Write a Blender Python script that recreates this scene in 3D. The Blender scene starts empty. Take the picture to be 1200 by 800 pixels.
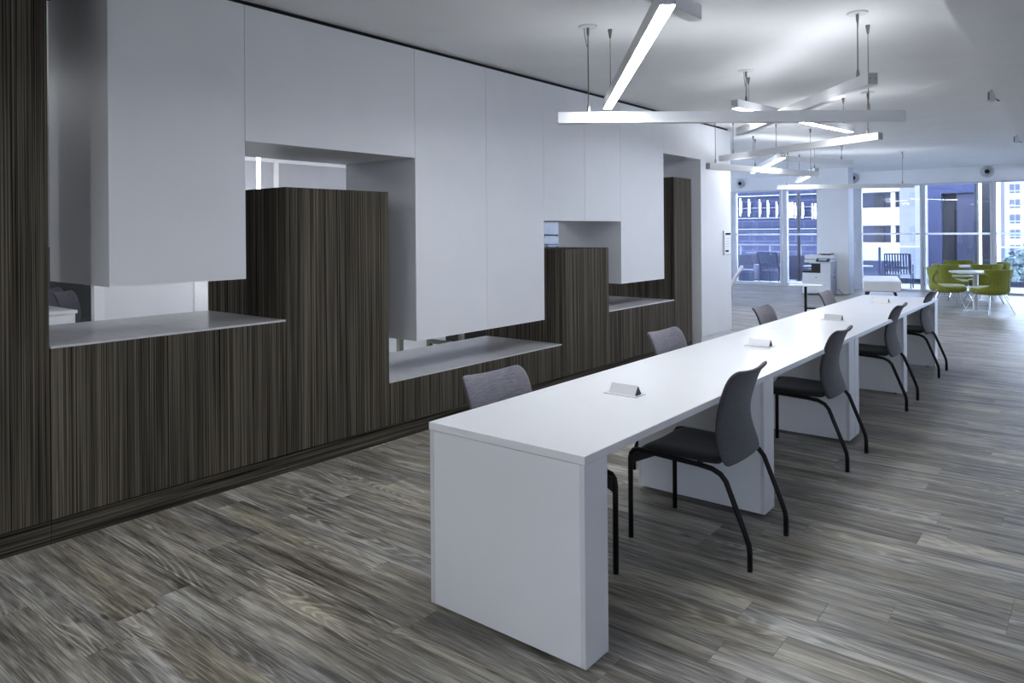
import bpy, math, random
from mathutils import Vector
R = math.radians
random.seed(7)
S = bpy.context.scene
COL = S.collection

# ------------------------------------------------------------------ camera
cam_d = bpy.data.cameras.new('camera')
cam = bpy.data.objects.new('camera', cam_d)
COL.objects.link(cam)
cam_d.sensor_width = 36.0
cam_d.lens = 849.45 / 1200 * 36.0
cam_d.shift_y = (271.25 - 400) / 1200
cam_d.clip_start = 0.05
cam_d.clip_end = 600
cam.location = (0, 0, 1.498)
cam.rotation_mode = 'XYZ'
from mathutils import Matrix
_yaw, _roll = 0.6782, -0.0080
cam.rotation_euler = (Matrix.Rotation(_yaw, 3, 'Z') @ Matrix.Rotation(R(90), 3, 'X')
                      @ Matrix.Rotation(_roll, 3, 'Z')).to_euler()
S.camera = cam

# ------------------------------------------------------------------ world
w = bpy.data.worlds.new('sky_world')
S.world = w
w.use_nodes = True
bg = w.node_tree.nodes['Background']
bg.inputs[0].default_value = (0.80, 0.88, 1.0, 1)
bg.inputs[1].default_value = 7.0

# ------------------------------------------------------------------ exposure
S.view_settings.view_transform = 'Standard'
S.view_settings.look = 'None'
S.view_settings.exposure = 0.78
S.view_settings.gamma = 1.0
S.view_settings.use_curve_mapping = False
DOWN = 52.0     # luminance of the downward diffusers
UP = 6.5       # luminance of the upward diffusers


# ================================================================== helpers
class NT:
    def __init__(s, name):
        s.m = bpy.data.materials.new(name)
        s.m.use_nodes = True
        s.n = s.m.node_tree.nodes
        s.l = s.m.node_tree.links
        s.b = s.n['Principled BSDF']
        s.out = s.n['Material Output']

    def node(s, t, **kw):
        n = s.n.new(t)
        for k, v in kw.items():
            setattr(n, k, v)
        return n

    def link(s, a, b):
        s.l.new(a, b)

    def pos(s, scale, offset=None):
        g = s.node('ShaderNodeNewGeometry')
        src = g.outputs['Position']
        if offset is not None:
            a = s.node('ShaderNodeVectorMath', operation='ADD')
            s.link(src, a.inputs[0])
            s.link(offset, a.inputs[1])
            src = a.outputs[0]
        v = s.node('ShaderNodeVectorMath', operation='MULTIPLY')
        s.link(src, v.inputs[0])
        v.inputs[1].default_value = scale
        return v.outputs[0]

    def noise(s, vec, scale=1.0, detail=3.0, rough=0.5, dist=0.0):
        n = s.node('ShaderNodeTexNoise')
        s.link(vec, n.inputs['Vector'])
        n.inputs['Scale'].default_value = scale
        n.inputs['Detail'].default_value = detail
        n.inputs['Roughness'].default_value = rough
        n.inputs['Distortion'].default_value = dist
        return n.outputs['Fac']

    def ramp(s, fac, stops):
        r = s.node('ShaderNodeValToRGB')
        s.link(fac, r.inputs[0])
        e = r.color_ramp.elements
        while len(e) < len(stops):
            e.new(0.5)
        for i, (p, c) in enumerate(stops):
            e[i].position = p
            e[i].color = (*c, 1) if len(c) == 3 else c
        return r.outputs[0]

    def math(s, op, a, b=None):
        m = s.node('ShaderNodeMath', operation=op)
        for i, v in enumerate((a, b)):
            if v is None:
                continue
            if isinstance(v, (int, float)):
                m.inputs[i].default_value = v
            else:
                s.link(v, m.inputs[i])
        return m.outputs[0]

    def mix(s, fac, a, b, mode='MIX'):
        m = s.node('ShaderNodeMix', data_type='RGBA', blend_type=mode)
        for sock, v in ((m.inputs[0], fac), (m.inputs[6], a), (m.inputs[7], b)):
            if isinstance(v, (int, float)):
                sock.default_value = v
            elif isinstance(v, tuple):
                sock.default_value = (*v, 1)
            else:
                s.link(v, sock)
        return m.outputs[2]

    def bump(s, h, strength=0.2, dist=0.01):
        b = s.node('ShaderNodeBump')
        b.inputs['Strength'].default_value = strength
        b.inputs['Distance'].default_value = dist
        s.link(h, b.inputs['Height'])
        s.link(b.outputs[0], s.b.inputs['Normal'])


def plain(name, col, rough=0.5, metal=0.0, spec=0.5, vary=0.04, scale=3.0):
    t = NT(name)
    f = t.noise(t.pos((scale, scale, scale)), 1.0, 3.0)
    lo = tuple(c * (1 - vary) for c in col)
    hi = tuple(min(1, c * (1 + vary)) for c in col)
    t.link(t.ramp(f, [(0.3, lo), (0.7, hi)]), t.b.inputs['Base Color'])
    t.b.inputs['Roughness'].default_value = rough
    t.b.inputs['Metallic'].default_value = metal
    t.b.inputs['Specular IOR Level'].default_value = spec
    return t.m


def emit(name, col, strength):
    t = NT(name)
    t.b.inputs['Base Color'].default_value = (0.8, 0.8, 0.8, 1)
    t.b.inputs['Emission Color'].default_value = (*col, 1)
    t.b.inputs['Emission Strength'].default_value = strength
    return t.m


def veneer(name, horizontal=False):
    t = NT(name)
    if horizontal:
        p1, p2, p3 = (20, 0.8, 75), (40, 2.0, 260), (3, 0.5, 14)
    else:
        p1, p2, p3 = (150, 150, 0.5), (430, 430, 1.8), (16, 16, 0.2)
    a = t.noise(t.pos(p1), 1.0, 2.0, 0.6)
    b = t.noise(t.pos(p2), 1.0, 2.0, 0.6)
    c = t.noise(t.pos(p3), 1.0, 2.0)
    s = t.math('ADD', t.math('MULTIPLY', a, 0.55), t.math('MULTIPLY', b, 0.3))
    s = t.math('ADD', s, t.math('MULTIPLY', c, 0.15))
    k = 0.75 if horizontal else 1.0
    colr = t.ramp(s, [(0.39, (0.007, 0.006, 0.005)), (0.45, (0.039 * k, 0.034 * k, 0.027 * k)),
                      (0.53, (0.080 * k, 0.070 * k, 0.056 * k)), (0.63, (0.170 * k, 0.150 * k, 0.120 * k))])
    t.link(colr, t.b.inputs['Base Color'])
    t.b.inputs['Roughness'].default_value = 0.8
    t.b.inputs['Specular IOR Level'].default_value = 0.06
    t.bump(s, 0.15, 0.003)
    return t.m


def plank_mat():
    t = NT('weathered_plank')
    oi = t.node('ShaderNodeObjectInfo')
    g = t.node('ShaderNodeNewGeometry')
    rnd = t.math('FRACT', t.math('ADD', oi.outputs['Random'], g.outputs['Random Per Island']))
    cx = t.node('ShaderNodeCombineXYZ')
    t.link(t.math('MULTIPLY', rnd, 37.0), cx.inputs[0])
    t.link(t.math('MULTIPLY', rnd, 91.0), cx.inputs[1])
    t.link(t.math('MULTIPLY', rnd, 53.0), cx.inputs[2])
    off = cx.outputs[0]
    # cathedral grain: contour lines of a stretched noise
    wv = t.noise(t.pos((0.9, 7.0, 1), off), 1.0, 1.2, 0.40, 0.25)
    rings = t.math('SINE', t.math('MULTIPLY', wv, 150.0))
    rings = t.math('POWER', t.math('ADD', t.math('MULTIPLY', rings, 0.5), 0.5), 3.0)
    rmask = t.ramp(t.noise(t.pos((0.8, 5.0, 1), off), 1.0, 1.0), [(0.46, (0, 0, 0)), (0.60, (1, 1, 1))])
    rings = t.math('MULTIPLY', rings, rmask)
    fine = t.noise(t.pos((6, 210, 1), off), 1.0, 3.0, 0.7)
    mid = t.noise(t.pos((1.6, 32, 1), off), 1.0, 4.0, 0.65, 0.4)
    big = t.noise(t.pos((1.3, 7.0, 1), off), 1.0, 3.0, 0.6, 0.3)
    s = t.math('ADD', t.math('MULTIPLY', fine, 0.34), t.math('MULTIPLY', mid, 0.36))
    s = t.math('ADD', s, t.math('MULTIPLY', big, 0.30))
    s = t.math('ADD', s, t.math('MULTIPLY', rings, 0.075))
    s = t.math('ADD', s, t.math('MULTIPLY', t.math('SUBTRACT', rnd, 0.5), 0.035))
    colr = t.ramp(s, [(0.38, (0.040, 0.036, 0.032)), (0.46, (0.140, 0.130, 0.115)),
                      (0.53, (0.285, 0.269, 0.240)), (0.62, (0.520, 0.500, 0.455))])
    warm = t.noise(t.pos((0.7, 3.0, 1), off), 1.0, 2.0)
    tint = t.ramp(warm, [(0.35, (0.97, 0.98, 1.02)), (0.65, (1.04, 1.0, 0.88))])
    colr = t.mix(1.0, colr, tint, 'MULTIPLY')
    # knots and dark checks
    vo = t.node('ShaderNodeTexVoronoi')
    t.link(t.pos((2.4, 7.0, 1), off), vo.inputs['Vector'])
    vo.inputs['Scale'].default_value = 1.0
    kn = t.ramp(vo.outputs['Distance'], [(0.035, (1, 1, 1)), (0.12, (0, 0, 0))])
    chk = t.ramp(t.noise(t.pos((2.2, 60, 1), off), 1.0, 2.0, 0.6, 0.6), [(0.27, (1, 1, 1)), (0.33, (0, 0, 0))])
    d = t.math('MAXIMUM', t.math('MULTIPLY', kn, 0.75), t.math('MULTIPLY', chk, 0.6))
    colr = t.mix(d, colr, (0.030, 0.026, 0.022))
    t.link(colr, t.b.inputs['Base Color'])
    rr = t.math('ADD', t.math('MULTIPLY', s, 0.25), 0.26)
    t.link(rr, t.b.inputs['Roughness'])
    t.b.inputs['Specular IOR Level'].default_value = 0.5
    t.bump(t.math('ADD', fine, t.math('MULTIPLY', rings, 0.15)), 0.35, 0.002)
    return t.m


def glass_mat(name, tint=(0.86, 0.91, 1.0)):
    t = NT(name)
    tr = t.node('ShaderNodeBsdfTransparent')
    tr.inputs[0].default_value = (*tint, 1)
    gl = t.node('ShaderNodeBsdfGlossy')
    gl.inputs['Roughness'].default_value = 0.015
    fr = t.node('ShaderNodeFresnel')
    fr.inputs[0].default_value = 1.5
    mx = t.node('ShaderNodeMixShader')
    t.link(fr.outputs[0], mx.inputs[0])
    t.link(tr.outputs[0], mx.inputs[1])
    t.link(gl.outputs[0], mx.inputs[2])
    t.link(mx.outputs[0], t.out.inputs[0])
    return t.m


def brushed(name, col, rough):
    t = NT(name)
    f = t.noise(t.pos((240, 6, 6)), 1.0, 3.0, 0.6)
    f2 = t.noise(t.pos((9, 30, 9)), 1.0, 3.0, 0.6)
    s = t.math('ADD', t.math('MULTIPLY', f, 0.5), t.math('MULTIPLY', f2, 0.5))
    t.link(t.ramp(s, [(0.35, tuple(c * 0.85 for c in col)), (0.65, col)]), t.b.inputs['Base Color'])
    t.b.inputs['Roughness'].default_value = rough
    t.b.inputs['Metallic'].default_value = 0.0
    t.b.inputs['Specular IOR Level'].default_value = 0.9
    t.bump(f, 0.08, 0.001)
    return t.m


def fabric(name, col, sc, rough=0.85, contrast=0.35):
    t = NT(name)
    g = t.node('ShaderNodeTexCoord')
    v = t.node('ShaderNodeVectorMath', operation='MULTIPLY')
    t.link(g.outputs['Object'], v.inputs[0])
    v.inputs[1].default_value = sc
    n = t.noise(v.outputs[0], 1.0, 1.0)
    t.link(t.ramp(n, [(0.3, tuple(c * (1 - contrast) for c in col)), (0.7, tuple(c * (1 + contrast) for c in col))]),
           t.b.inputs['Base Color'])
    t.b.inputs['Roughness'].default_value = rough
    t.b.inputs['Sheen Weight'].default_value = 0.15
    t.bump(n, 0.4, 0.002)
    return t.m


def tile_mat(name, col, line, sx, sz, lw=0.03):
    """far facade: flat cladding joints, too far away to build"""
    t = NT(name)
    br = t.node('ShaderNodeTexBrick')
    mp = t.node('ShaderNodeSeparateXYZ')
    g = t.node('ShaderNodeNewGeometry')
    t.link(g.outputs['Position'], mp.inputs[0])
    cb = t.node('ShaderNodeCombineXYZ')
    t.link(mp.outputs[0], cb.inputs[0])
    t.link(mp.outputs[2], cb.inputs[1])
    t.link(cb.outputs[0], br.inputs['Vector'])
    br.offset = 0.5
    br.inputs['Color1'].default_value = (*col, 1)
    br.inputs['Color2'].default_value = (*[c * 0.85 for c in col], 1)
    br.inputs['Mortar'].default_value = (*line, 1)
    br.inputs['Scale'].default_value = 1.0
    br.inputs['Mortar Size'].default_value = lw
    br.inputs['Brick Width'].default_value = sx
    br.inputs['Row Height'].default_value = sz
    t.link(br.outputs[0], t.b.inputs['Base Color'])
    t.b.inputs['Roughness'].default_value = 0.8
    return t.m


M = {}
M['ceiling'] = plain('ceiling_paint', (0.78, 0.79, 0.80), 0.85, spec=0.2, vary=0.02)
M['wall'] = plain('wall_paint', (0.80, 0.80, 0.81), 0.75, spec=0.25, vary=0.02)
M['panel'] = plain('white_lacquer_panel', (0.70, 0.71, 0.74), 0.55, spec=0.35, vary=0.015)
M['veneer'] = veneer('dark_striped_veneer')
M['veneer_h'] = veneer('dark_striped_veneer_horizontal', True)
M['plank'] = plank_mat()
M['subfloor'] = plain('dark_joint', (0.02, 0.019, 0.018), 0.9)
M['backfloor'] = plain('pale_vinyl_floor', (0.55, 0.56, 0.57), 0.4)
M['laminate'] = plain('white_laminate', (0.74, 0.75, 0.77), 0.28, spec=0.5, vary=0.01)
M['edge'] = plain('white_edge_band', (0.62, 0.63, 0.67), 0.35, vary=0.01)
M['counter'] = brushed('brushed_grey_counter', (0.58, 0.58, 0.60), 0.24)
M['black'] = plain('black_powder_coat', (0.006, 0.006, 0.007), 0.45, spec=0.25, vary=0.1)
M['blackp'] = plain('black_plastic', (0.014, 0.014, 0.015), 0.5, vary=0.1)
M['gap'] = plain('shadow_gap_black', (0.006, 0.006, 0.006), 0.9)
M['seat'] = fabric('black_ribbed_seat_fabric', (0.0085, 0.0085, 0.010), (160, 14, 160), 0.75, 0.5)
M['back'] = fabric('grey_woven_back_fabric', (0.125, 0.121, 0.145), (170, 20, 330), 0.85, 0.28)
M['back_outer'] = fabric('dark_grey_woven_back_fabric', (0.050, 0.047, 0.058), (170, 20, 330), 0.85, 0.28)
M['alu'] = plain('white_aluminium', (0.66, 0.67, 0.69), 0.4, vary=0.01)
M['steel'] = plain('steel_cable', (0.20, 0.19, 0.17), 0.35, metal=0.9)
M['chrome'] = plain('chrome', (0.75, 0.76, 0.78), 0.12, metal=1.0)
M['green'] = fabric('green_wool', (0.175, 0.190, 0.016), (60, 60, 60), 0.9, 0.18)
M['green_lit'] = fabric('lit_green_wool', (0.50, 0.54, 0.36), (60, 60, 60), 0.9, 0.10)  # paler copy of the green, reflected light on the seat top painted in
M['white'] = plain('white_upholstery', (0.78, 0.78, 0.80), 0.6)
M['greyup'] = plain('grey_upholstery', (0.36, 0.36, 0.38), 0.7)
M['glass'] = glass_mat('window_glass')
M['stripe'] = plain('white_metal_rail', (0.16, 0.17, 0.20), 0.6)
_t = NT('backlit_film')
_tl = _t.node('ShaderNodeBsdfTranslucent')
_tl.inputs[0].default_value = (0.85, 0.86, 0.88, 1)
_mx = _t.node('ShaderNodeMixShader')
_mx.inputs[0].default_value = 0.85
_t.link(_t.b.outputs[0], _mx.inputs[1])
_t.link(_tl.outputs[0], _mx.inputs[2])
_t.link(_mx.outputs[0], _t.out.inputs[0])
_t.b.inputs['Base Color'].default_value = (0.7, 0.71, 0.75, 1)
M['film'] = _t.m
M['frame'] = plain('grey_window_frame', (0.55, 0.57, 0.62), 0.45)
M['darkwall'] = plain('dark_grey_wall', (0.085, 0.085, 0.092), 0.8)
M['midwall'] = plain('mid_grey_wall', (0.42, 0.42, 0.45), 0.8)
M['printer'] = plain('printer_white_plastic', (0.72, 0.73, 0.76), 0.45)
M['printer_side'] = plain('printer_grey_plastic', (0.34, 0.37, 0.45), 0.5)
M['screen'] = plain('dark_touch_screen', (0.05, 0.052, 0.06), 0.15)
M['silver'] = plain('brushed_silver', (0.46, 0.46, 0.48), 0.35, metal=0.3)
M['down'] = emit('down_diffuser', (0.93, 0.96, 1.0), DOWN)
M['up'] = emit('up_diffuser', (0.93, 0.96, 1.0), UP)
M['facade_lamp'] = emit('facade_lamp_glow', (0.85, 0.90, 1.0), 1.1)
M['tube'] = emit('tube_light', (0.95, 0.97, 1.0), 12.0)
M['cladding'] = tile_mat('blue_cladding', (0.010, 0.014, 0.045), (0.032, 0.040, 0.082), 0.55, 0.36, 0.014)
M['blue_wall'] = plain('blue_grey_render', (0.018, 0.026, 0.078), 0.7)
M['blue_dark'] = plain('dark_blue_recess', (0.010, 0.010, 0.016), 0.6)
M['blue_mid'] = plain('mid_blue_render', (0.030, 0.033, 0.062), 0.7)
M['bldg_white'] = plain('white_render', (0.24, 0.245, 0.25), 0.8)
M['bldg_pale'] = tile_mat('pale_brick', (0.088, 0.090, 0.105), (0.11, 0.11, 0.125), 0.5, 0.18, 0.03)
M['win_dark'] = plain('far_window_glass', (0.055, 0.065, 0.10), 0.2)
M['leaf'] = plain('tree_leaf', (0.075, 0.10, 0.085), 0.8, vary=0.4)
M['bark'] = plain('bark', (0.08, 0.07, 0.06), 0.9)
M['deck'] = plain('balcony_deck', (0.20, 0.21, 0.23), 0.7)
M['bluechair'] = plain('outdoor_blue_mesh', (0.018, 0.024, 0.060), 0.6)
M['pouf'] = plain('outdoor_pouf_vinyl', (0.045, 0.055, 0.105), 0.6)
M['sling'] = plain('pale_blue_sling', (0.085, 0.10, 0.165), 0.7)
M['beige'] = plain('beige_green_metal', (0.30, 0.31, 0.26), 0.5)


class MB:
    """collects boxes, tubes, lathes into ONE mesh"""
    def __init__(s):
        s.v = []
        s.f = []

    def box(s, x0, x1, y0, y1, z0, z1):
        n = len(s.v)
        s.v += [(x, y, z) for z in (z0, z1) for y in (y0, y1) for x in (x0, x1)]
        s.f += [tuple(n + i for i in q) for q in
                ((0, 2, 3, 1), (4, 5, 7, 6), (0, 1, 5, 4), (2, 6, 7, 3), (0, 4, 6, 2), (1, 3, 7, 5))]
        return s

    def quadbox(s, base, top):
        n = len(s.v)
        s.v += list(base) + list(top)
        k = len(base)
        s.f.append(tuple(n + i for i in reversed(range(k))))
        s.f.append(tuple(n + k + i for i in range(k)))
        for i in range(k):
            j = (i + 1) % k
            s.f.append((n + i, n + j, n + k + j, n + k + i))
        return s

    def tube(s, pts, r, seg=8):
        pts = [Vector(p) for p in pts]
        rs = r if isinstance(r, (list, tuple)) else [r] * len(pts)
        n = len(s.v)
        up = None
        for i, p in enumerate(pts):
            t = (pts[min(i + 1, len(pts) - 1)] - pts[max(i - 1, 0)]).normalized()
            if up is None:
                up = Vector((0, 1, 0)) if abs(t.y) < 0.9 else Vector((1, 0, 0))
            a = t.cross(up).normalized()
            b = a.cross(t).normalized()
            up = b
            for k in range(seg):
                an = 2 * math.pi * k / seg
                s.v.append(tuple(p + (a * math.cos(an) + b * math.sin(an)) * rs[i]))
        for i in range(len(pts) - 1):
            for k in range(seg):
                k2 = (k + 1) % seg
                s.f.append((n + i * seg + k, n + i * seg + k2, n + (i + 1) * seg + k2, n + (i + 1) * seg + k))
        s.f.append(tuple(n + k for k in reversed(range(seg))))
        e = n + (len(pts) - 1) * seg
        s.f.append(tuple(e + k for k in range(seg)))
        return s

    def lathe(s, prof, cx=0, cy=0, seg=28, sx=1.0, sy=1.0, power=2.0):
        n = len(s.v)
        for r, z in prof:
            for k in range(seg):
                an = 2 * math.pi * k / seg
                c, q = math.cos(an), math.sin(an)
                e = 2.0 / power
                c = math.copysign(abs(c) ** e, c)
                q = math.copysign(abs(q) ** e, q)
                s.v.append((cx + r * sx * c, cy + r * sy * q, z))
        for i in range(len(prof) - 1):
            for k in range(seg):
                k2 = (k + 1) % seg
                s.f.append((n + i * seg + k, n + i * seg + k2, n + (i + 1) * seg + k2, n + (i + 1) * seg + k))
        s.f.append(tuple(n + k for k in reversed(range(seg))))
        e = n + (len(prof) - 1) * seg
        s.f.append(tuple(e + k for k in range(seg)))
        return s

    def grid(s, rows):
        n = len(s.v)
        c = len(rows[0])
        for r in rows:
            s.v += [tuple(p) for p in r]
        for i in range(len(rows) - 1):
            for j in range(c - 1):
                a = n + i * c + j
                s.f.append((a, a + 1, a + c + 1, a + c))
        return s

    def build(s, name, mat, parent=None, smooth=False, bevel=0.0, solid=0.0, sub=0, offset=0.0):
        me = bpy.data.meshes.new(name)
        me.from_pydata(s.v, [], s.f)
        me.materials.append(M[mat] if isinstance(mat, str) else mat)
        me.update()
        if smooth:
            for p in me.polygons:
                p.use_smooth = True
        o = bpy.data.objects.new(name, me)
        COL.objects.link(o)
        if parent is not None:
            o.parent = parent
        if solid:
            m = o.modifiers.new('solid', 'SOLIDIFY')
            m.thickness = solid
            m.offset = offset
        if bevel:
            m = o.modifiers.new('bevel', 'BEVEL')
            m.width = bevel
            m.segments = 2
            m.limit_method = 'ANGLE'
        if sub:
            m = o.modifiers.new('sub', 'SUBSURF')
            m.levels = sub
            m.render_levels = sub
        return o


def box(name, mat, x0, x1, y0, y1, z0, z1, parent=None, bevel=0.0):
    """a box mesh in the parent's local frame (or world when no parent)"""
    return MB().box(x0, x1, y0, y1, z0, z1).build(name, mat, parent, bevel=bevel)


def tag(o, label, cat, group=None, kind=None):
    o['label'] = label
    o['category'] = cat
    if group:
        o['group'] = group
    if kind:
        o['kind'] = kind
    return o


def thing(name, label, cat, loc=(0, 0, 0), rz=0.0, group=None):
    o = bpy.data.objects.new(name, None)
    o.empty_display_size = 0.1
    COL.objects.link(o)
    o.location = loc
    o.rotation_euler = (0, 0, rz)
    return tag(o, label, cat, group)


def struct(o):
    o['kind'] = 'structure'
    return o


def sempty(name, loc=(0, 0, 0)):
    o = bpy.data.objects.new(name, None)
    COL.objects.link(o)
    o.location = loc
    o['kind'] = 'structure'
    return o


def copy_tree(o, parent=None):
    c = o.copy()
    COL.objects.link(c)
    c.parent = parent
    for ch in list(o.children):
        copy_tree(ch, c)
    return c


# ================================================================== room shell
XW = -3.955            # front plane of the partition
CEIL = 2.90
YWIN = 19.45
HEAD = 2.545

floor = struct(box('floor', 'subfloor', -10.6, 4.1, -3.0, YWIN + 0.2, -0.20, -0.008))
box('back_room_floor', 'backfloor', -10.5, -4.78, -2.9, 9.6, -0.008, 0.0, floor)

# planks: rows run along X, 1.22 m long, 0.1665 m wide
PW, PL = 0.1665, 1.22
pm = bpy.data.meshes.new('plank')
_b = MB().box(0, PL - 0.0012, 0, PW - 0.0014, -0.0075, 0.0)
pm.from_pydata(_b.v, [], _b.f)
pm.materials.append(M['plank'])
stuff = MB()
rng = random.Random(11)
nplank = 0
row0 = int((1.38 + 2.9) / PW)
for r in range(-row0, 109):
    y = 1.38 + r * PW
    if y > YWIN - 0.02:
        break
    y1 = min(y + PW, YWIN - 0.01)
    xl = -10.45 if y > 9.61 else XW
    x = xl - rng.uniform(0.0, PL * 0.98)
    while x < 3.98:
        a, b = max(x, xl), min(x + PL, 3.98)
        x += PL
        if b - a < 0.02:
            continue
        vis = 0.5 < y < 11.0 and a < -0.045 * y + 0.15 and b > -4.0
        if vis and y1 - y > 0.1:
            o = bpy.data.objects.new('plank', pm)
            COL.objects.link(o)
            o.parent = floor
            o.location = (a, y, 0)
            o.scale = ((b - a) / PL, 1, 1)
            nplank += 1
        else:
            stuff.box(a, b - 0.0012, y, y1 - 0.0014, -0.0075, 0.0)
so = stuff.build('plank_field', 'plank', floor)
so['kind'] = 'stuff'

ceiling = struct(box('ceiling', 'ceiling', -10.6, 4.1, -3.0, YWIN + 0.2, CEIL, CEIL + 0.2))
# lowered soffit along the right side, slightly skewed to the partition
sof = MB().quadbox([(-0.44, -2.9, 2.70), (4.0, -2.9, 2.70), (4.0, 19.4, 2.70), (-0.985, 19.4, 2.70)],
                   [(-0.44, -2.9, CEIL - .001), (4.0, -2.9, CEIL - .001), (4.0, 19.4, CEIL - .001), (-0.985, 19.4, CEIL - .001)])
sof.build('lowered_soffit', 'ceiling', ceiling)

wb = sempty('wall_back')
box('solid_wall', 'wall', -10.6, 1.2, -3.1, -2.9, 0, CEIL, wb)
box('lower_wall', 'wall', 1.201, 4.1, -3.1, -2.9, 0, 1.0, wb)
box('upper_wall', 'wall', 1.201, 4.1, -3.1, -2.9, 2.2, CEIL, wb)
for k in range(3):  # unseen windows added to let soft daylight in from behind
    x = 1.201 + k * 1.35
    box('pier', 'wall', x, x + 0.198, -3.1, -2.9, 1.001, 2.199, wb)
    if k < 2:
        box('window_pane', 'glass', x + 0.2, x + 1.348, -3.0, -2.99, 1.001, 2.199, wb)
wr = sempty('wall_right')
box('lower_wall', 'wall', 4.0, 4.15, -2.9, YWIN, 0, 0.35, wr)
box('upper_wall', 'wall', 4.0, 4.15, -2.9, YWIN, 2.5, CEIL, wr)
box('solid_wall', 'wall', 4.0, 4.15, -2.9, 15.5, 0.35, 2.5, wr)
for k in range(5):  # out-of-view windows added for daylight from the side
    yy = 15.5 + k * (YWIN - 15.5 - 0.25) / 4
    box('pier', 'wall', 4.0, 4.15, yy + 0.001, yy + 0.25, 0.35, 2.5, wr)
    if k < 4:
        y2 = 15.5 + (k + 1) * (YWIN - 15.5 - 0.25) / 4
        box('window_pane', 'glass', 4.07, 4.08, yy + 0.25, y2, 0.35, 2.5, wr)
wfl = sempty('wall_far_left')
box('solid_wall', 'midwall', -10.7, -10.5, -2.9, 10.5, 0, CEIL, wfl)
box('lower_wall', 'wall', -10.7, -10.5, 10.5, YWIN, 0, 0.1, wfl)
box('upper_wall', 'wall', -10.7, -10.5, 10.5, YWIN, HEAD, CEIL, wfl)
for k in range(6):  # unseen glazing added to brighten the far left floor
    y = 10.5 + k * 1.77
    box('pier', 'wall', -10.7, -10.5, y, min(y + 0.12, YWIN), 0.101, HEAD - 0.001, wfl)
    if k < 5:
        box('window_pane', 'glass', -10.6, -10.59, y + 0.12, y + 1.77, 0.101, HEAD - 0.001, wfl)

# window wall
wf = sempty('wall_front')
box('window_head', 'wall', -10.5, 4.1, YWIN, YWIN + 0.2, HEAD, CEIL, wf)
box('wall_pier', 'wall', -10.5, -10.30, YWIN, YWIN + 0.2, 0, HEAD, wf)
box('wall_pier', 'wall', -5.15, -4.80, YWIN, YWIN + 0.2, 0, HEAD, wf)


def window(n, x0, x1, sill, handle=False, lm=0.05, rm=0.05):
    wn = sempty('window_%d' % n, (0, 0, 0))
    m = MB()
    m.box(x0 - lm, x0, YWIN - 0.03, YWIN + 0.12, 0, HEAD)
    m.box(x1, x1 + rm, YWIN - 0.03, YWIN + 0.12, 0, HEAD)
    m.box(x0, x1, YWIN - 0.03, YWIN + 0.12, 0, sill)
    m.box(x0, x1, YWIN - 0.03, YWIN + 0.12, HEAD - 0.03, HEAD)
    m.build('window_frame', 'frame', wn)
    box('window_pane', 'glass', x0, x1, YWIN + 0.04, YWIN + 0.052, sill, HEAD - 0.03, wn)
    box('visibility_stripe', 'film', x0, x1, YWIN + 0.034, YWIN + 0.0385, 1.345, 1.39, wn)
    if handle:
        MB().tube([(x0 - 0.12, YWIN - 0.035, 0.85), (x0 - 0.12, YWIN - 0.08, 0.87), (x0 - 0.12, YWIN - 0.08, 1.13),
                   (x0 - 0.12, YWIN - 0.035, 1.15)], 0.012, 6).build('door_handle', 'silver', wn)
    return wn


window(1, -7.73, -6.53, 0.09, lm=0.07)
window(2, -6.35, -5.20, 0.09, lm=0.10)
window(3, -4.53, -3.245, 0.05, True, lm=0.26)
window(4, -3.135, -1.855, 0.05)
window(5, -1.735, -0.455, 0.05, lm=0.06)
window(6, -0.345, 0.935, 0.05)
window(7, 1.045, 2.325, 0.05)
window(8, 2.435, 3.95, 0.05)
window(9, -9.00, -7.86, 0.09)  # hidden window added for more daylight at the left
window(10, -10.25, -9.10, 0.09)  # also added out of sight, for the same daylight

# round air nozzles above the windows
for i, (vx, lab) in enumerate(((-7.60, 'round air nozzle above the window beside the white wall end'),
                               (-4.70, 'round air nozzle half hidden behind the white column'),
                               (-1.90, 'round air nozzle above the window behind the green chairs'))):
    t = thing('air_nozzle', lab, 'air vent', (vx, YWIN, 2.765), 0, 'round air nozzles above the windows')
    ring = MB()
    seg = 24
    prof = [(0.135, -0.004), (0.135, -0.012), (0.105, -0.018), (0.10, -0.010)]
    rows = [[(r * math.cos(2 * math.pi * k / seg), yy, r * math.sin(2 * math.pi * k / seg)) for k in range(seg + 1)] for r, yy in prof]
    ring.grid(rows)
    ring.build('flange', 'frame', t, smooth=True)
    d = MB()
    rows = [[(r * math.cos(2 * math.pi * k / seg), yy, r * math.sin(2 * math.pi * k / seg)) for k in range(seg + 1)]
            for r, yy in ((0.10, -0.010), (0.095, -0.03), (0.052, -0.045), (0.048, -0.04))]
    d.grid(rows)
    d.build('nozzle_ball', 'silver', t, smooth=True)
    d = MB()
    d.grid([[(r * math.cos(2 * math.pi * k / seg), -0.041, r * math.sin(2 * math.pi * k / seg)) for k in range(seg + 1)] for r in (0.001, 0.049)])
    d.build('nozzle_opening', 'gap', t)

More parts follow.
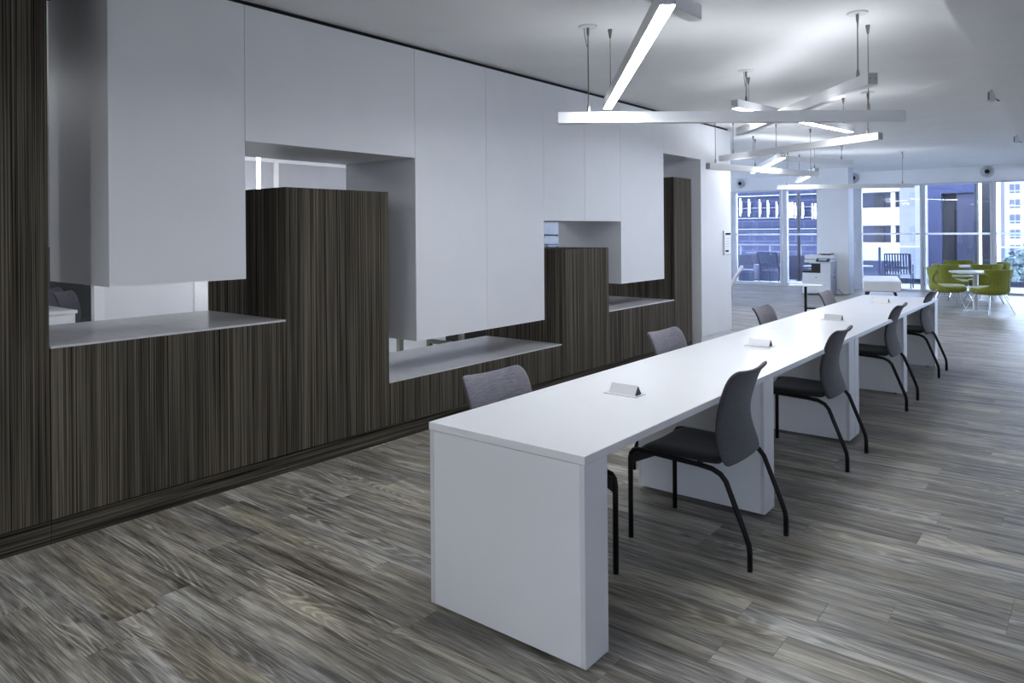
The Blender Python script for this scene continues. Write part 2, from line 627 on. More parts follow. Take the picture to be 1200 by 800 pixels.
# ================================================================== white upper partition (wall_left)
wl = sempty('wall_left')
G = 0.0015
SEG = [(1.602, 2.375, 1.228), (2.375, 3.762, 2.053), (3.762, 4.572, 0.685), (4.572, 5.378, 0.685),
       (5.378, 6.067, 1.597), (6.067, 6.766, 1.597), (6.766, 7.755, 0.930), (7.755, 8.786, 2.406),
       (8.786, 9.768, 0.0)]
WTOP = 2.866
for a, b, z in SEG:
    z0 = 0.12 if z == 0 else z
    box('wall_panel', 'panel', -4.275, XW, a + G, b - G, z0, WTOP, wl)
    box('wall_core', 'panel', -4.775, -4.277, a + (0.006 if (a, z) in ((1.602, 1.228), (3.762, .685), (6.766, .93)) else 0), b, z0 + 0.001, WTOP, wl)
box('wall_plinth', 'panel', -4.775, XW - 0.012, 8.80, 9.755, 0, 0.118, wl)
box('shadow_gap', 'gap', -4.76, XW - 0.03, -2.88, 9.75, WTOP + 0.001, CEIL - 0.001, wl)

# ================================================================== dark veneered lower partition
XB = -4.90
DEEP = -0.9


def wood_unit(name, label, y0, y1, ztop, counter=False, cat='partition', plinth_split=None):
    t = thing(name, label, cat, (XW, (y0 + y1) / 2, 0), 0, 'dark veneered blocks of the stepped partition')
    h = (y1 - y0) / 2
    zt = ztop - (0.012 if counter else 0.0)
    box('body', 'veneer', XB - XW, -0.019, -h + 0.0005, h - 0.0005, 0.0, zt, t)
    box('front_panel', 'veneer', -0.018, 0.0, -h + 0.0018, h - 0.0018, 0.116, zt, t)
    if plinth_split is None:
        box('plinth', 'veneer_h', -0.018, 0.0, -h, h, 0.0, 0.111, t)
    else:
        q = plinth_split - (y0 + y1) / 2
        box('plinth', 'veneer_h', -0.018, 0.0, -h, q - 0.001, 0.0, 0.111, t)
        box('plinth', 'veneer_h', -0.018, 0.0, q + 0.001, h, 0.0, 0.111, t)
    if counter:
        box('counter_top', 'counter', XB - XW, 0.0, -h + 0.001, h - 0.001, zt + 0.0005, ztop, t)
    return t


wood_unit('wood_pillar', 'full height dark striped veneer pillar at the end of the stepped partition', -2.88, 1.328, WTOP)
wood_unit('wood_counter_block', 'dark veneer block with the tallest grey pass-through counter, beside the full height pillar', 1.331, 2.645, 0.958, True, plinth_split=2.09)
wood_unit('wood_tower', 'wide dark veneer tower between the high counter and the lowest bench counter', 2.648, 3.494, 1.789)
wood_unit('wood_bench_block', 'long low dark veneer bench with grey top, under the widest white box', 3.497, 5.648, 0.428, True)
wood_unit('wood_tower', 'shorter dark veneer tower standing between two low bench counters', 5.651, 6.509, 1.324)
wood_unit('wood_bench_block', 'dark veneer bench with grey top beside the narrow tall tower', 6.512, 8.012, 0.665, True)
wood_unit('wood_tower', 'narrow tall dark veneer tower next to the white wall end', 8.015, 8.503, 2.140)

# wall sign on the white wall end
t = thing('wall_sign', 'small framed notice with black header on the white wall end', 'sign', (XW, 9.60, 1.32))
box('sign_frame', 'silver', 0.0, 0.018, -0.115, 0.115, -0.165, 0.165, t, 0.002)
box('sign_sheet', 'white', 0.0185, 0.020, -0.095, 0.105, -0.150, 0.150, t)
box('sign_header', 'gap', 0.0203, 0.0210, -0.08, 0.10, 0.108, 0.138, t)
box('sign_footer', 'gap', 0.0203, 0.0210, -0.08, 0.03, -0.125, -0.098, t)
for k in range(4):
    box('text_line', 'silver', 0.0203, 0.0207, -0.07, 0.08 - 0.03 * (k % 2), 0.055 - k * 0.035, 0.062 - k * 0.035, t)

# ================================================================== long white tables
TX0, TX1 = -2.083, -1.343


def make_table(label, y0, y1, legs):
    t = thing('long_table', label, 'table', ((TX0 + TX1) / 2, y0, 0), 0, 'white work tables set end to end')
    hw = (TX1 - TX0) / 2
    box('table_top', 'laminate', -hw, hw, 0, y1 - y0, 0.710, 0.740, t, 0.0015)
    box('top_edge', 'edge', hw + 0.0003, hw + 0.0012, 0.001, y1 - y0 - 0.001, 0.7105, 0.7385, t)
    for a, th in legs:
        a -= y0
        lg = box('leg_panel', 'laminate', -hw + 0.023, hw - 0.023, a + 0.004, a + th - 0.003, 0.020, 0.7075, t, 0.0008)
        box('leg_panel_edge', 'edge', hw - 0.022, hw - 0.003, a + 0.003, a + th - 0.002, 0.0202, 0.7075, lg)
        box('leg_panel_edge', 'edge', -hw + 0.003, -hw + 0.022, a + 0.003, a + th - 0.002, 0.0202, 0.7075, lg)
        for sx in (-1, 1):
            MB().lathe([(0.016, 0.0), (0.016, 0.008), (0.007, 0.010), (0.007, 0.0215)], sx * (hw - 0.09), a + th / 2, 10).build('levelling_foot', 'blackp', lg)
    return t


make_table('long white laminate table with panel legs, its bare end beside the empty floor', 2.045, 5.555,
           ((2.045, 0.151), (3.735, 0.150), (5.400, 0.155)))
make_table('long white laminate table with panel legs, reaching towards the printer', 5.558, 9.03,
           ((5.558, 0.110), (7.235, 0.150), (8.86, 0.165)))

# table-top power units: little triangular prisms
pw = [(-1.708, 2.945, 'near the bare end of the table row'),
      (-1.71, 4.69, 'between the second pair of chairs'),
      (-1.71, 6.38, 'between the third pair of chairs'),
      (-1.72, 8.16, 'at the printer end of the table row')]
for x, y, d in pw:
    t = thing('power_unit', 'triangular white power socket unit ' + d, 'power unit', (x, y, 0.7403), 0, 'table power units')
    box('base_plate', 'alu', -0.088, 0.084, -0.046, 0.046, 0.0, 0.004, t, 0.001)
    L = 0.068
    prism = MB().quadbox([(-L, -0.028, 0.0045), (-L, 0.028, 0.0045), (-L, 0, 0.046)], [(L, -0.028, 0.0045), (L, 0.028, 0.0045), (L, 0, 0.046)])
    prism.build('prism_cover', 'alu', t)
    e = MB().quadbox([(L + .0005, -0.026, 0.0055), (L + .0005, 0.026, 0.0055), (L + .0005, 0, 0.043)], [(L + .004, -0.026, 0.0055), (L + .004, 0.026, 0.0055), (L + .004, 0, 0.043)])
    e.build('end_cap', 'blackp', t)


# ================================================================== grey task chairs
def make_chair():
    t = thing('stacking_chair', '', 'chair')
    # faces -x locally
    for s in (-1, 1):
        y = s * 0.238
        pts = [(-0.295, y, 0.0), (-0.295, y, 0.385), (-0.290, y, 0.412), (-0.275, y, 0.430), (-0.245, y, 0.436), (0.06, y, 0.424),
               (0.125, y, 0.417), (0.165, y, 0.400), (0.190, y, 0.372), (0.278, y, 0.155), (0.292, y, 0.115), (0.296, y, 0.085), (0.296, y, 0.0)]
        MB().tube(pts, 0.0125, 8).build('leg_frame', 'black', t, smooth=True)
    cb = MB()
    cb.tube([(0.05, -0.238, 0.424), (0.05, 0.238, 0.424)], 0.010, 6)
    cb.tube([(-0.20, -0.238, 0.432), (-0.20, 0.238, 0.432)], 0.010, 6)
    cb.build('cross_bar', 'black', t)
    # seat
    rows = []
    nx, ny = 12, 10
    for i in range(nx + 1):
        a = i / nx
        x = -0.285 + 0.455 * a
        row = []
        for j in range(ny + 1):
            u = -1 + 2 * j / ny
            hw = 0.232 - 0.012 * a
            fr = max(0, (0.20 - a) / 0.20)
            rr = max(0, (a - 0.85) / 0.15)
            z = 0.462 + 0.010 * u * u * (1 - a) - 0.045 * fr * fr - 0.008 * math.sin(math.pi * a) * (1 - u * u) + 0.006 * rr
            if abs(u) == 1:
                z -= 0.016
            xx = x + (0.018 * u ** 4 if i == 0 else 0) - (0.02 * u ** 4 if i == nx else 0)
            row.append((xx, u * hw, z))
        rows.append(row)
    MB().grid(rows).build('seat', 'seat', t, smooth=True, solid=0.026, sub=1, offset=1.0)
    # front gussets under the seat
    for s in (-1, 1):
        y = s * 0.224
        MB().quadbox([(-0.290, y - .004, 0.36), (-0.290, y - .004, 0.425), (-0.15, y - .004, 0.425)],
                     [(-0.290, y + .004, 0.36), (-0.290, y + .004, 0.425), (-0.15, y + .004, 0.425)]).build('seat_gusset', 'blackp', t)
    # back shell
    prof = [(0.196, 0.420, 0.188), (0.190, 0.432, 0.212), (0.177, 0.465, 0.224), (0.157, 0.52, 0.221), (0.146, 0.575, 0.211), (0.147, 0.63, 0.205),
            (0.159, 0.69, 0.206), (0.177, 0.745, 0.209), (0.195, 0.79, 0.210), (0.215, 0.822, 0.206), (0.237, 0.840, 0.195), (0.250, 0.843, 0.176)]
    rows = []
    for px, pz, hw in prof:
        row = []
        for j in range(11):
            u = -1 + 2 * j / 10
            row.append((px - 0.016 * u * u, u * hw, pz + 0.012 * u * u * max(0, (pz - 0.7) / 0.14)))
        rows.append(row)
    bk = MB().grid(rows).build('backrest', 'back_outer', t, smooth=True, solid=0.019, sub=1)
    bk.data.materials.append(M['back'])
    bk.modifiers['solid'].material_offset = 1
    bk.modifiers['solid'].material_offset_rim = 0
    return t


proto = make_chair()
chairs = [(-1.497, 3.36, 0.0, 'grey backed black chair on the window side, nearest the bare table end'),
          (-1.500, 5.01, 0.0, 'grey backed black chair on the open floor side, second along the table row'),
          (-1.515, 6.89, 0.0, 'grey backed black chair on the open floor side, third along the table row'),
          (-1.530, 8.56, 0.0, 'grey backed black chair on the open floor side, last before the green chairs'),
          (-1.955, 2.53, 180 - 4, 'grey backed black chair on the wood partition side, by the bare table end'),
          (-1.965, 4.25, 180 - 2, 'grey backed black chair on the wood partition side, before the second tower'),
          (-1.97, 6.04, 180, 'grey backed black chair on the partition side, third along the table row'),
          (-1.97, 7.84, 180, 'grey backed black chair on the partition side, in front of the printer')]
chairs[0] = (-1.487, 3.36, 0.0, 'grey backed black chair on the open floor side, beside the bare table end')
for i, (x, y, a, lab) in enumerate(chairs):
    o = proto if i == 0 else copy_tree(proto)
    o.location = (x, y, 0)
    o.rotation_euler = (0, 0, R(a))
    tag(o, lab, 'chair', 'grey chairs along the white tables')


# ================================================================== pendant light bars
def bar(label, a, b, ztop, mode, rods, group='suspended light bars'):
    """a, b plan ends of the bar; rods = fractions along it, first one is the powered rod with ceiling canopy"""
    ax, ay = a
    bx, by = b
    L = math.hypot(bx - ax, by - ay)
    rz = math.atan2(by - ay, bx - ax)
    H = 0.075
    t = thing('pendant_light_bar', label, 'pendant light', (ax, ay, ztop - H), rz, group)
    hw = 0.031
    hs = MB()
    if mode == 'down':
        hs.box(0.0, L, -hw, hw, 0.004, H)
    else:                      # open-topped channel
        hs.box(0.0, L, -hw, hw, 0.0, H - 0.016)
        hs.box(0.0, L, -hw, -hw + 0.004, H - 0.016, H).box(0.0, L, hw - 0.004, hw, H - 0.016, H)
        hs.box(0.0, 0.004, -hw + 0.004, hw - 0.004, H - 0.016, H).box(L - 0.004, L, -hw + 0.004, hw - 0.004, H - 0.016, H)
    hs.build('housing', 'alu', t)
    if mode == 'down':
        box('diffuser', 'down', 0.012, L - 0.012, -hw + 0.004, hw - 0.004, -0.001, 0.0035, t)
    else:
        box('diffuser', 'up', 0.012, L - 0.012, -hw + 0.006, hw - 0.006, H - 0.0155, H - 0.008, t)
    for e, sx in ((-0.0025, 0), (L + 0.0005, 0)):
        cap = box('end_cap', 'silver', e, e + 0.002, -hw, hw, 0.004, H - 0.004, t)
        for q in (-0.016, 0.016):
            box('cap_screw', 'blackp', e - 0.001, e + 0.003, q - 0.003, q + 0.003, H / 2 - 0.003, H / 2 + 0.003, cap)
    top = CEIL - (ztop - H)
    for k, fr in enumerate(rods):
        x = fr * L
        rd = MB().tube([(x, 0, H + 0.055), (x, 0, top - 0.06)], 0.0028 if k else 0.004, 6).build('suspension_rod', 'steel', t)
        MB().lathe([(0.011, H - 0.007), (0.011, H + 0.03), (0.006, H + 0.058)], x, 0, 8).build('rod_grip', 'steel', rd)
        if k == 0:
            MB().lathe([(0.062, top - 0.010), (0.066, top - 0.004), (0.066, top - 0.0005)], x, 0, 24).build('ceiling_canopy', 'alu', rd, smooth=False)
            MB().lathe([(0.006, top - 0.065), (0.010, top - 0.040), (0.010, top - 0.011)], x, 0, 8).build('rod_socket', 'steel', rd)
            MB().tube([(x - 0.006, 0.004, top - 0.14), (x - 0.02, 0.006, top - 0.07), (x - 0.024, 0.006, top - 0.011)], 0.0028, 5).build('power_cord', 'steel', rd)
        else:
            MB().lathe([(0.006, top - 0.062), (0.012, top - 0.030), (0.016, top - 0.008), (0.016, top - 0.0005)], x, 0, 8).build('rod_socket', 'steel', rd)
    return t


bar('lit light bar shining down above the bare end of the table', (-2.75, 4.53), (-1.30, 2.60), 2.453, 'down', (0.93, 0.085))
bar('unlit-bottomed light bar over the table end, crossing above a glowing bar', (-1.555, 3.41), (-1.60, 1.01), 2.62, 'up', (0.9, 0.1))
bar('light bar crossing the table row below the others, over the second chairs', (-2.867, 4.072), (-1.032, 5.584), 2.31, 'up', (0.088, 0.90))
bar('light bar with grey underside slanting up over the middle of the table', (-1.08, 4.94), (-2.644, 6.76), 2.473, 'up', (0.075, 0.9))
bar('light bar glowing downward, running along the table middle below the ceiling', (-2.42, 6.08), (-2.07, 8.46), 2.62, 'down', (0.08, 0.92))
bar('light bar with bright white side, hanging over the far table end', (-1.69, 8.03), (-3.83, 9.13), 2.47, 'up', (0.06, 0.9))
bar('low light bar hanging by the white wall end, above the open floor', (-3.66, 8.34), (-3.06, 10.68), 2.31, 'up', (0.06, 0.93))
bar('short looking light bar glowing downward beyond the white wall end', (-3.06, 9.25), (-4.23, 11.34), 2.47, 'down', (0.19, 0.9))
bar('grey sided light bar ending in front of the white column', (-3.10, 12.70), (-4.09, 10.51), 2.62, 'up', (0.1, 0.9))
bar('light bar glowing downward deep in the room before the left windows', (-4.41, 14.15), (-3.43, 11.95), 2.47, 'down', (0.1, 0.9))
bar('low light bar in front of the windows and the white column', (-2.57, 14.80), (-4.55, 13.40), 2.31, 'up', (0.08, 0.92))

bar('added unseen light bar under the soffit beyond the open floor, beside the right wall', (0.5, 10.8), (2.4, 12.2), 2.45, 'down', (0.08, 0.92))  # lamp added out of view to brighten the far floor and wall
bar('added unseen upward light bar over the open floor between the wood pillar and the bare table end', (-1.5, -0.9), (0.3, 0.65), 2.47, 'up', (0.08, 0.92))  # added uplight, out of view, lifting the near ceiling
bar('added unseen upward light bar close to the wood pillar, over the floor before it', (-3.3, -0.9), (-2.2, -2.7), 2.47, 'up', (0.08, 0.92))  # second uplight added out of view for the near ceiling
bar('added unseen light bar by the wood pillar, over the floor before the first counter', (-3.0, 0.15), (-1.6, -1.75), 2.40, 'down', (0.08, 0.92))  # added out of view to lighten the first white box and left floor
bar('added unseen light bar over the open floor by the added windows of the back wall', (0.4, -1.6), (2.4, -0.3), 2.45, 'down', (0.08, 0.92))  # fill lamp added behind the camera for the table's end panel

# small spotlights on the hidden side of the soffit
for i, (x, y, lab) in enumerate(((-0.745, 8.10, 'small grey spotlight on the soffit edge, above the middle of the floor'),
                                 (-0.850, 12.3, 'small grey spotlight on the soffit edge, closer to the windows'))):
    t = thing('spotlight', lab, 'spotlight', (x, y, 2.735), R(15), 'soffit spotlights')
    box('lamp_housing', 'silver', -0.030, 0.020, -0.05, 0.05, -0.055, 0.045, t, 0.006)
    box('lens', 'blackp', -0.034, -0.0305, -0.036, 0.036, -0.042, 0.032, t)
    MB().tube([(0.0, 0, 0.045), (0.02, 0, 0.12), (0.02, 0, 0.163)], 0.010, 6).build('bracket', 'steel', t)
    MB().tube([(0.022, 0.0, -0.03), (0.05, 0.03, -0.05), (0.062, 0.04, -0.048)], 0.006, 5).build('adjusting_arm', 'blackp', t)

# ================================================================== white column and printer
t = thing('support_column', 'square white column behind the printer', 'column', (-4.75, 17.95, 0))
box('shaft', 'wall', -0.35, 0.34, -0.22, 0.22, 0.0, CEIL - 0.002, t)
box('shaded_side_sheet', 'frame', 0.3405, 0.346, -0.219, 0.219, 0.0, CEIL - 0.003, t)  # greyer sheet painting in the shade on the column's right side

t = thing('printer', 'white office copier with dark paper tray against the column', 'printer', (-4.97, 17.45, 0))
PWX = 0.31
box('base_cabinet', 'printer', -PWX, PWX, -0.24, 0.24, 0.03, 0.50, t, 0.006)
box('side_cover', 'printer_side', PWX + 0.0005, PWX + 0.006, -0.235, 0.235, 0.03, 0.76, t)
for z0, z1 in ((0.06, 0.20), (0.21, 0.29), (0.30, 0.495)):
    d = box('paper_drawer', 'printer', -PWX + 0.01, PWX - 0.01, -0.252, -0.2405, z0, z1, t, 0.004)
MB().lathe([(0.020, 0.0), (0.020, 0.004)], 0, 0, 16)
lg = MB()
lg.grid([[(r * math.cos(2 * math.pi * k / 16), -0.2535, 0.40 + r * math.sin(2 * math.pi * k / 16)) for k in range(17)] for r in (0.008, 0.022)])
lg.build('round_emblem', 'silver', t)
box('tray_floor', 'blackp', -PWX, 0.09, -0.25, 0.22, 0.501, 0.545, t, 0.004)
box('tray_back', 'blackp', -0.12, 0.09, -0.20, 0.22, 0.546, 0.71, t)
box('right_tower', 'printer', 0.0905, PWX, -0.24, 0.24, 0.501, 0.72, t, 0.004)
box('scanner_body', 'printer', -0.16, PWX, -0.24, 0.24, 0.721, 0.80, t, 0.006)
box('scanner_wing', 'printer', -0.27, -0.1605, -0.22, 0.22, 0.735, 0.80, t, 0.004)
box('scanner_lid', 'printer', -0.27, PWX - 0.01, -0.20, 0.24, 0.812, 0.905, t, 0.012)
box('lid_gap', 'blackp', -0.26, PWX - 0.02, -0.19, 0.23, 0.8005, 0.8115, t)
ctl = MB().quadbox([(0.02, -0.34, 0.76), (0.30, -0.34, 0.76), (0.30, -0.245, 0.80), (0.02, -0.245, 0.80)],
                   [(0.02, -0.34, 0.785), (0.30, -0.34, 0.785), (0.30, -0.245, 0.835), (0.02, -0.245, 0.835)])
c = ctl.build('control_panel', 'screen', t)
MB().quadbox([(0.07, -0.33, 0.789), (0.24, -0.33, 0.789), (0.24, -0.26, 0.826), (0.07, -0.26, 0.826)],
             [(0.07, -0.33, 0.791), (0.24, -0.33, 0.791), (0.24, -0.26, 0.829), (0.07, -0.26, 0.829)]).build('touch_display', 'silver', c)
fd = MB().quadbox([(0.08, -0.19, 0.906), (0.29, -0.19, 0.906), (0.29, 0.10, 0.906), (0.08, 0.10, 0.906)],
                  [(0.08, -0.19, 0.915), (0.29, -0.19, 0.930), (0.29, 0.10, 0.945), (0.08, 0.10, 0.925)])
fd.build('document_feeder', 'blackp', t)
box('feeder_tray', 'blackp', 0.02, 0.14, -0.15, 0.02, 0.926, 0.935, t)
for k in range(3):
    for q in range(2):
        box('side_vent', 'blackp', PWX + 0.0063, PWX + 0.0075, -0.06 + q * 0.10, 0.0 + q * 0.10, 0.50 + k * 0.055, 0.51 + k * 0.055, t)
box('side_port', 'gap', PWX + 0.0063, PWX + 0.0075, -0.02, 0.04, 0.38, 0.42, t)
for sx in (-0.25, 0.25):
    for sy in (-0.17, 0.17):
        MB().lathe([(0.02, 0.0), (0.02, 0.0295)], sx, sy, 8).build('caster', 'blackp', t)
cd = MB().tube([(-4.615, 17.60, 0.12), (-4.58, 17.60, 0.10), (-4.52, 17.58, 0.02), (-4.44, 17.55, 0.007), (-4.38, 17.60, 0.007), (-4.36, 17.70, 0.02)], 0.006, 6).build('power_cable', 'blackp')
tag(cd, 'thin black power cable drooping beside the copier', 'cable')

# small side table with offset black post
t = thing('side_table', 'small white side table on a black post in front of the copier', 'side table', (-3.98, 13.15, 0), R(5))
MB().lathe([(0.235, 0.505), (0.24, 0.512), (0.24, 0.522), (0.235, 0.527)], 0, 0, 32, 1.15, 0.8, 2.6).build('table_top', 'laminate', t)
box('post', 'black', -0.02, 0.02, -0.02, 0.02, 0.012, 0.5045, t)
box('foot', 'black', -0.05, 0.20, -0.10, 0.10, 0.0, 0.0115, t, 0.003)
box('lower_arm', 'black', 0.0205, 0.17, -0.02, 0.02, 0.10, 0.125, t)

# white upholstered bench
t = thing('ottoman_bench', 'white upholstered bench with black tapered legs near the windows', 'bench', (-3.47, 16.50, 0), R(13))
seatm = MB().quadbox([(-0.34, -0.27, 0.205), (0.34, -0.27, 0.205), (0.34, 1.60, 0.205), (-0.34, 1.60, 0.205)],
                     [(-0.36, -0.29, 0.43), (0.36, -0.29, 0.43), (0.36, 1.62, 0.43), (-0.36, 1.62, 0.43)])
seatm.build('cushion', 'white', t, bevel=0.025)
for y in (-0.15, 0.35, 0.95, 1.45):
    for sx in (-0.24, 0.24):
        MB().tube([(sx, y, 0.204), (sx * 1.25, y, 0.0)], [0.028, 0.016], 8).build('leg', 'black', t)
# white shell lounge chair peeping out behind the white wall end
t = thing('shell_chair', 'white shell chair peeping out past the white wall end', 'chair', (-6.05, 14.70, 0), R(20))
rows = []
for i in range(7):
    a = i / 6
    rows.append([(0.10 + 0.20 * a, -0.28 + 0.56 * j / 6, 0.36 + 0.36 * a + 0.02 * ((j - 3) / 3) ** 2) for j in range(7)])
MB().grid(rows).build('backrest', 'white', t, smooth=True, solid=0.06)
box('seat', 'white', -0.38, 0.12, -0.28, 0.28, 0.33, 0.42, t, 0.02)
for sx in (-0.3, 0.08):
    for sy in (-0.22, 0.22):
        MB().tube([(sx, sy, 0.329), (sx * 1.1, sy * 1.1, 0.0)], 0.014, 6).build('leg', 'chrome', t)


# ================================================================== cafe tables and green tub chairs
def cafe_table(label, x, y, r, top):
    t = thing('cafe_table', label, 'table', (x, y, 0), 0, 'round cafe tables')
    MB().lathe([(r - 0.03, top - 0.035), (r, top - 0.015), (r, top)], 0, 0, 40).build('table_top', 'laminate', t)
    MB().lathe([(0.045, 0.018), (0.045, top - 0.0355)], 0, 0, 16).build('pedestal', 'silver', t, smooth=False)
    MB().lathe([(0.21, 0.0), (0.21, 0.008), (0.05, 0.0175)], 0, 0, 32).build('base_plate', 'silver', t)


cafe_table('round white cafe table with chrome pedestal between two green chairs, nearer the long tables', -1.70, 15.45, 0.42, 0.715)
cafe_table('round white cafe table with chrome pedestal right by the windows', -1.95, 17.75, 0.42, 0.715)


def green_chair():
    t = thing('tub_chair', '', 'chair')
    # faces +x locally
    MB().lathe([(0.16, 0.325), (0.25, 0.345), (0.285, 0.385), (0.285, 0.42), (0.27, 0.435)], 0.03, 0, 28, 1.0, 0.98, 2.5).build('seat_base', 'green', t, smooth=True)
    MB().lathe([(0.268, 0.4355), (0.268, 0.452), (0.235, 0.466), (0.02, 0.470)], 0.03, 0, 28, 1.0, 0.98, 2.5).build('seat_cushion', 'green_lit', t, smooth=True)
    prof = [(0.345, 0.255, 92), (0.40, 0.280, 94), (0.44, 0.284, 82), (0.475, 0.276, 52), (0.52, 0.276, 38), (0.58, 0.285, 36), (0.64, 0.300, 44), (0.70, 0.314, 60), (0.765, 0.326, 61), (0.78, 0.328, 55)]
    rows = []
    for z, r, an in prof:
        rows.append([(r * math.cos(R(180 + an * u)) + 0.02, r * math.sin(R(180 + an * u)), z) for u in [-1 + 2 * j / 20 for j in range(21)]])
    bk = MB().grid(rows).build('backrest', 'green', t, smooth=True, solid=0.045, sub=1)
    MB().tube([(-0.355 + 0.02 - 0.032 + max(0, .6 - z) * .12, 0, z) for z in (0.42, 0.5, 0.6, 0.7, 0.775)], 0.004, 5).build('back_seam', 'gap', bk)
    for sx in (-1, 1):
        for sy in (-1, 1):
            MB().tube([(0.03 + sx * 0.15, sy * 0.15, 0.325), (0.03 + sx * 0.265, sy * 0.265, 0.0)], 0.011, 6).build('leg', 'chrome', t)
    return t


gp = green_chair()
gch = [(-2.14, 15.35, 10, 'green tub chair seen from its side, beside the last grey chair'),
       (-1.44, 15.14, 140, 'green tub chair with its seamed back turned to the room, at the nearer cafe table'),
       (-2.29, 16.95, 62, 'green tub chair with dark back seam, behind the chair seen from its side'),
       (-1.76, 17.24, 115, 'green tub chair partly hidden behind the nearer cafe table top'),
       (-2.32, 18.48, -72, 'green tub chair by the windows, only its top edge showing over the far cafe table'),
       (-1.70, 18.15, 197, 'green tub chair by the windows, showing beside the chair back with a seam')]
for i, (x, y, a, lab) in enumerate(gch):
    o = gp if i == 0 else copy_tree(gp)
    o.location = (x, y, 0)
    o.rotation_euler = (0, 0, R(a))
    tag(o, lab, 'chair', 'green tub chairs at the cafe tables')

# ================================================================== room behind the partition
t = thing('desk', 'white desk in the room behind, seen over the high counter', 'desk', (-8.65, 2.55, 0))
box('desk_top', 'laminate', -0.62, 0.62, -1.2, 0.40, 0.708, 0.74, t)
box('modesty_panel', 'laminate', 0.585, 0.615, -1.18, 0.38, 0.03, 0.707, t)
box('end_panel', 'laminate', -0.61, 0.58, 0.36, 0.39, 0.0, 0.707, t)
box('end_panel', 'laminate', -0.61, 0.58, -1.19, -1.16, 0.0, 0.707, t)
for (x, y, a, lab) in ((-9.0, 3.36, 222, 'grey chair back just above the white desk in the room behind'),
                       (-9.78, 3.50, 222, 'dark grey chair behind the lighter one, in the room behind')):
    o = copy_tree(proto)
    o.location = (x, y, 0.0)
    o.rotation_euler = (0, 0, R(a))
    tag(o, lab, 'chair', 'grey chairs in the room behind')
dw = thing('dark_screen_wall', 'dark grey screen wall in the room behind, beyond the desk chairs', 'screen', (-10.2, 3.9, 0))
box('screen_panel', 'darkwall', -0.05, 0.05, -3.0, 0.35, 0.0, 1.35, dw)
pn = thing('white_screen_panel', 'pale grey freestanding screen seen under the first white box', 'screen', (-8.05, 3.70, 0))
box('screen_panel', 'panel', -0.03, 0.03, -0.5, 0.46, 0.0, 1.45, pn)
box('screen_post', 'white', -0.04, 0.04, -0.60, -0.5005, 0.0, 1.45, pn)
box('screen_post', 'white', -0.04, 0.04, 0.4605, 0.62, 0.0, 1.45, pn)
cbn = thing('storage_cabinet', 'dark storage cabinet with white top beyond the pale screen', 'cabinet', (-8.55, 4.85, 0))
box('body', 'blackp', -0.25, 0.25, -0.24, 0.6, 0.0, 0.78, cbn)
box('cabinet_top', 'laminate', -0.26, 0.26, -0.25, 0.61, 0.7805, 0.93, cbn)
# upper frame and grey glazed wall
fr = thing('glazed_partition', 'white framed grey partition in the room behind, above the wide tower', 'partition', (-8.2, 6.2, 0))
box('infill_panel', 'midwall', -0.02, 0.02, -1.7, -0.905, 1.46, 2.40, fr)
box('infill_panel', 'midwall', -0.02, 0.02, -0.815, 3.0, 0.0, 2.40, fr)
box('frame_head', 'white', -0.04, 0.04, -1.7, 3.0, 2.401, 2.47, fr)
box('frame_post', 'white', -0.04, 0.04, -0.90, -0.83, 0.0, 2.40, fr)
box('frame_post', 'white', -0.04, 0.04, -1.78, -1.701, 0.0, 2.47, fr)
tb = thing('tube_lamp', 'glowing vertical tube lamp showing between the white box and the wide tower', 'lamp', (-7.6, 4.73, 0))
MB().tube([(0, 0, 0.9), (0, 0, 2.46)], 0.022, 10).build('tube', 'tube', tb)
MB().tube([(0, 0, 2.46), (0, 0, CEIL - 0.001)], 0.008, 6).build('hanging_cord', 'steel', tb)
MB().lathe([(0.12, 0.0), (0.12, 0.02), (0.02, 0.04), (0.02, 0.899)], 0, 0, 16).build('stand', 'alu', tb)
# low steel bench frame behind the lowest counter
bf = thing('bench_frame', 'pale metal bench frame on the floor behind the lowest counter', 'bench', (-6.3, 6.0, 0))
for y in (-0.55, 0.45):
    box('leg', 'beige', -0.30, -0.25, y, y + 0.06, 0.0, 0.36, bf)
    box('leg', 'beige', 0.25, 0.30, y, y + 0.06, 0.0, 0.36, bf)
    box('cross_rail', 'beige', -0.249, 0.249, y, y + 0.05, 0.10, 0.15, bf)
box('side_rail', 'beige', 0.25, 0.30, -0.489, 0.449, 0.10, 0.16, bf)
box('seat_slab', 'white', -0.32, 0.32, -0.6, 0.55, 0.361, 0.40, bf)
bx_ = thing('low_box', 'black low box on the floor behind the lowest counter', 'box', (-6.3, 7.6, 0))
box('body', 'blackp', -0.35, 0.35, -0.75, 0.75, 0.0, 0.42, bx_)
box('lid', 'beige', -0.36, 0.36, -0.76, 0.76, 0.4205, 0.45, bx_)
# unseen light bars added to brighten the room behind
for k, y in enumerate((-0.6, 0.9, 4.2, 6.6)):
    bar('added unseen light bar in the room behind the partition, ' + ('near its back wall', 'over the desk', 'above the wide tower', 'beyond the low benches')[k],
        (-7.2, y - 0.6), (-6.2, y + 0.6), 2.75, 'down', (0.1, 0.9), 'added light bars of the room behind')

# ================================================================== balcony and the world outside
bal = struct(box('trim_1', 'deck', -12.0, 6.0, YWIN + 0.2, 23.0, -0.20, -0.03))


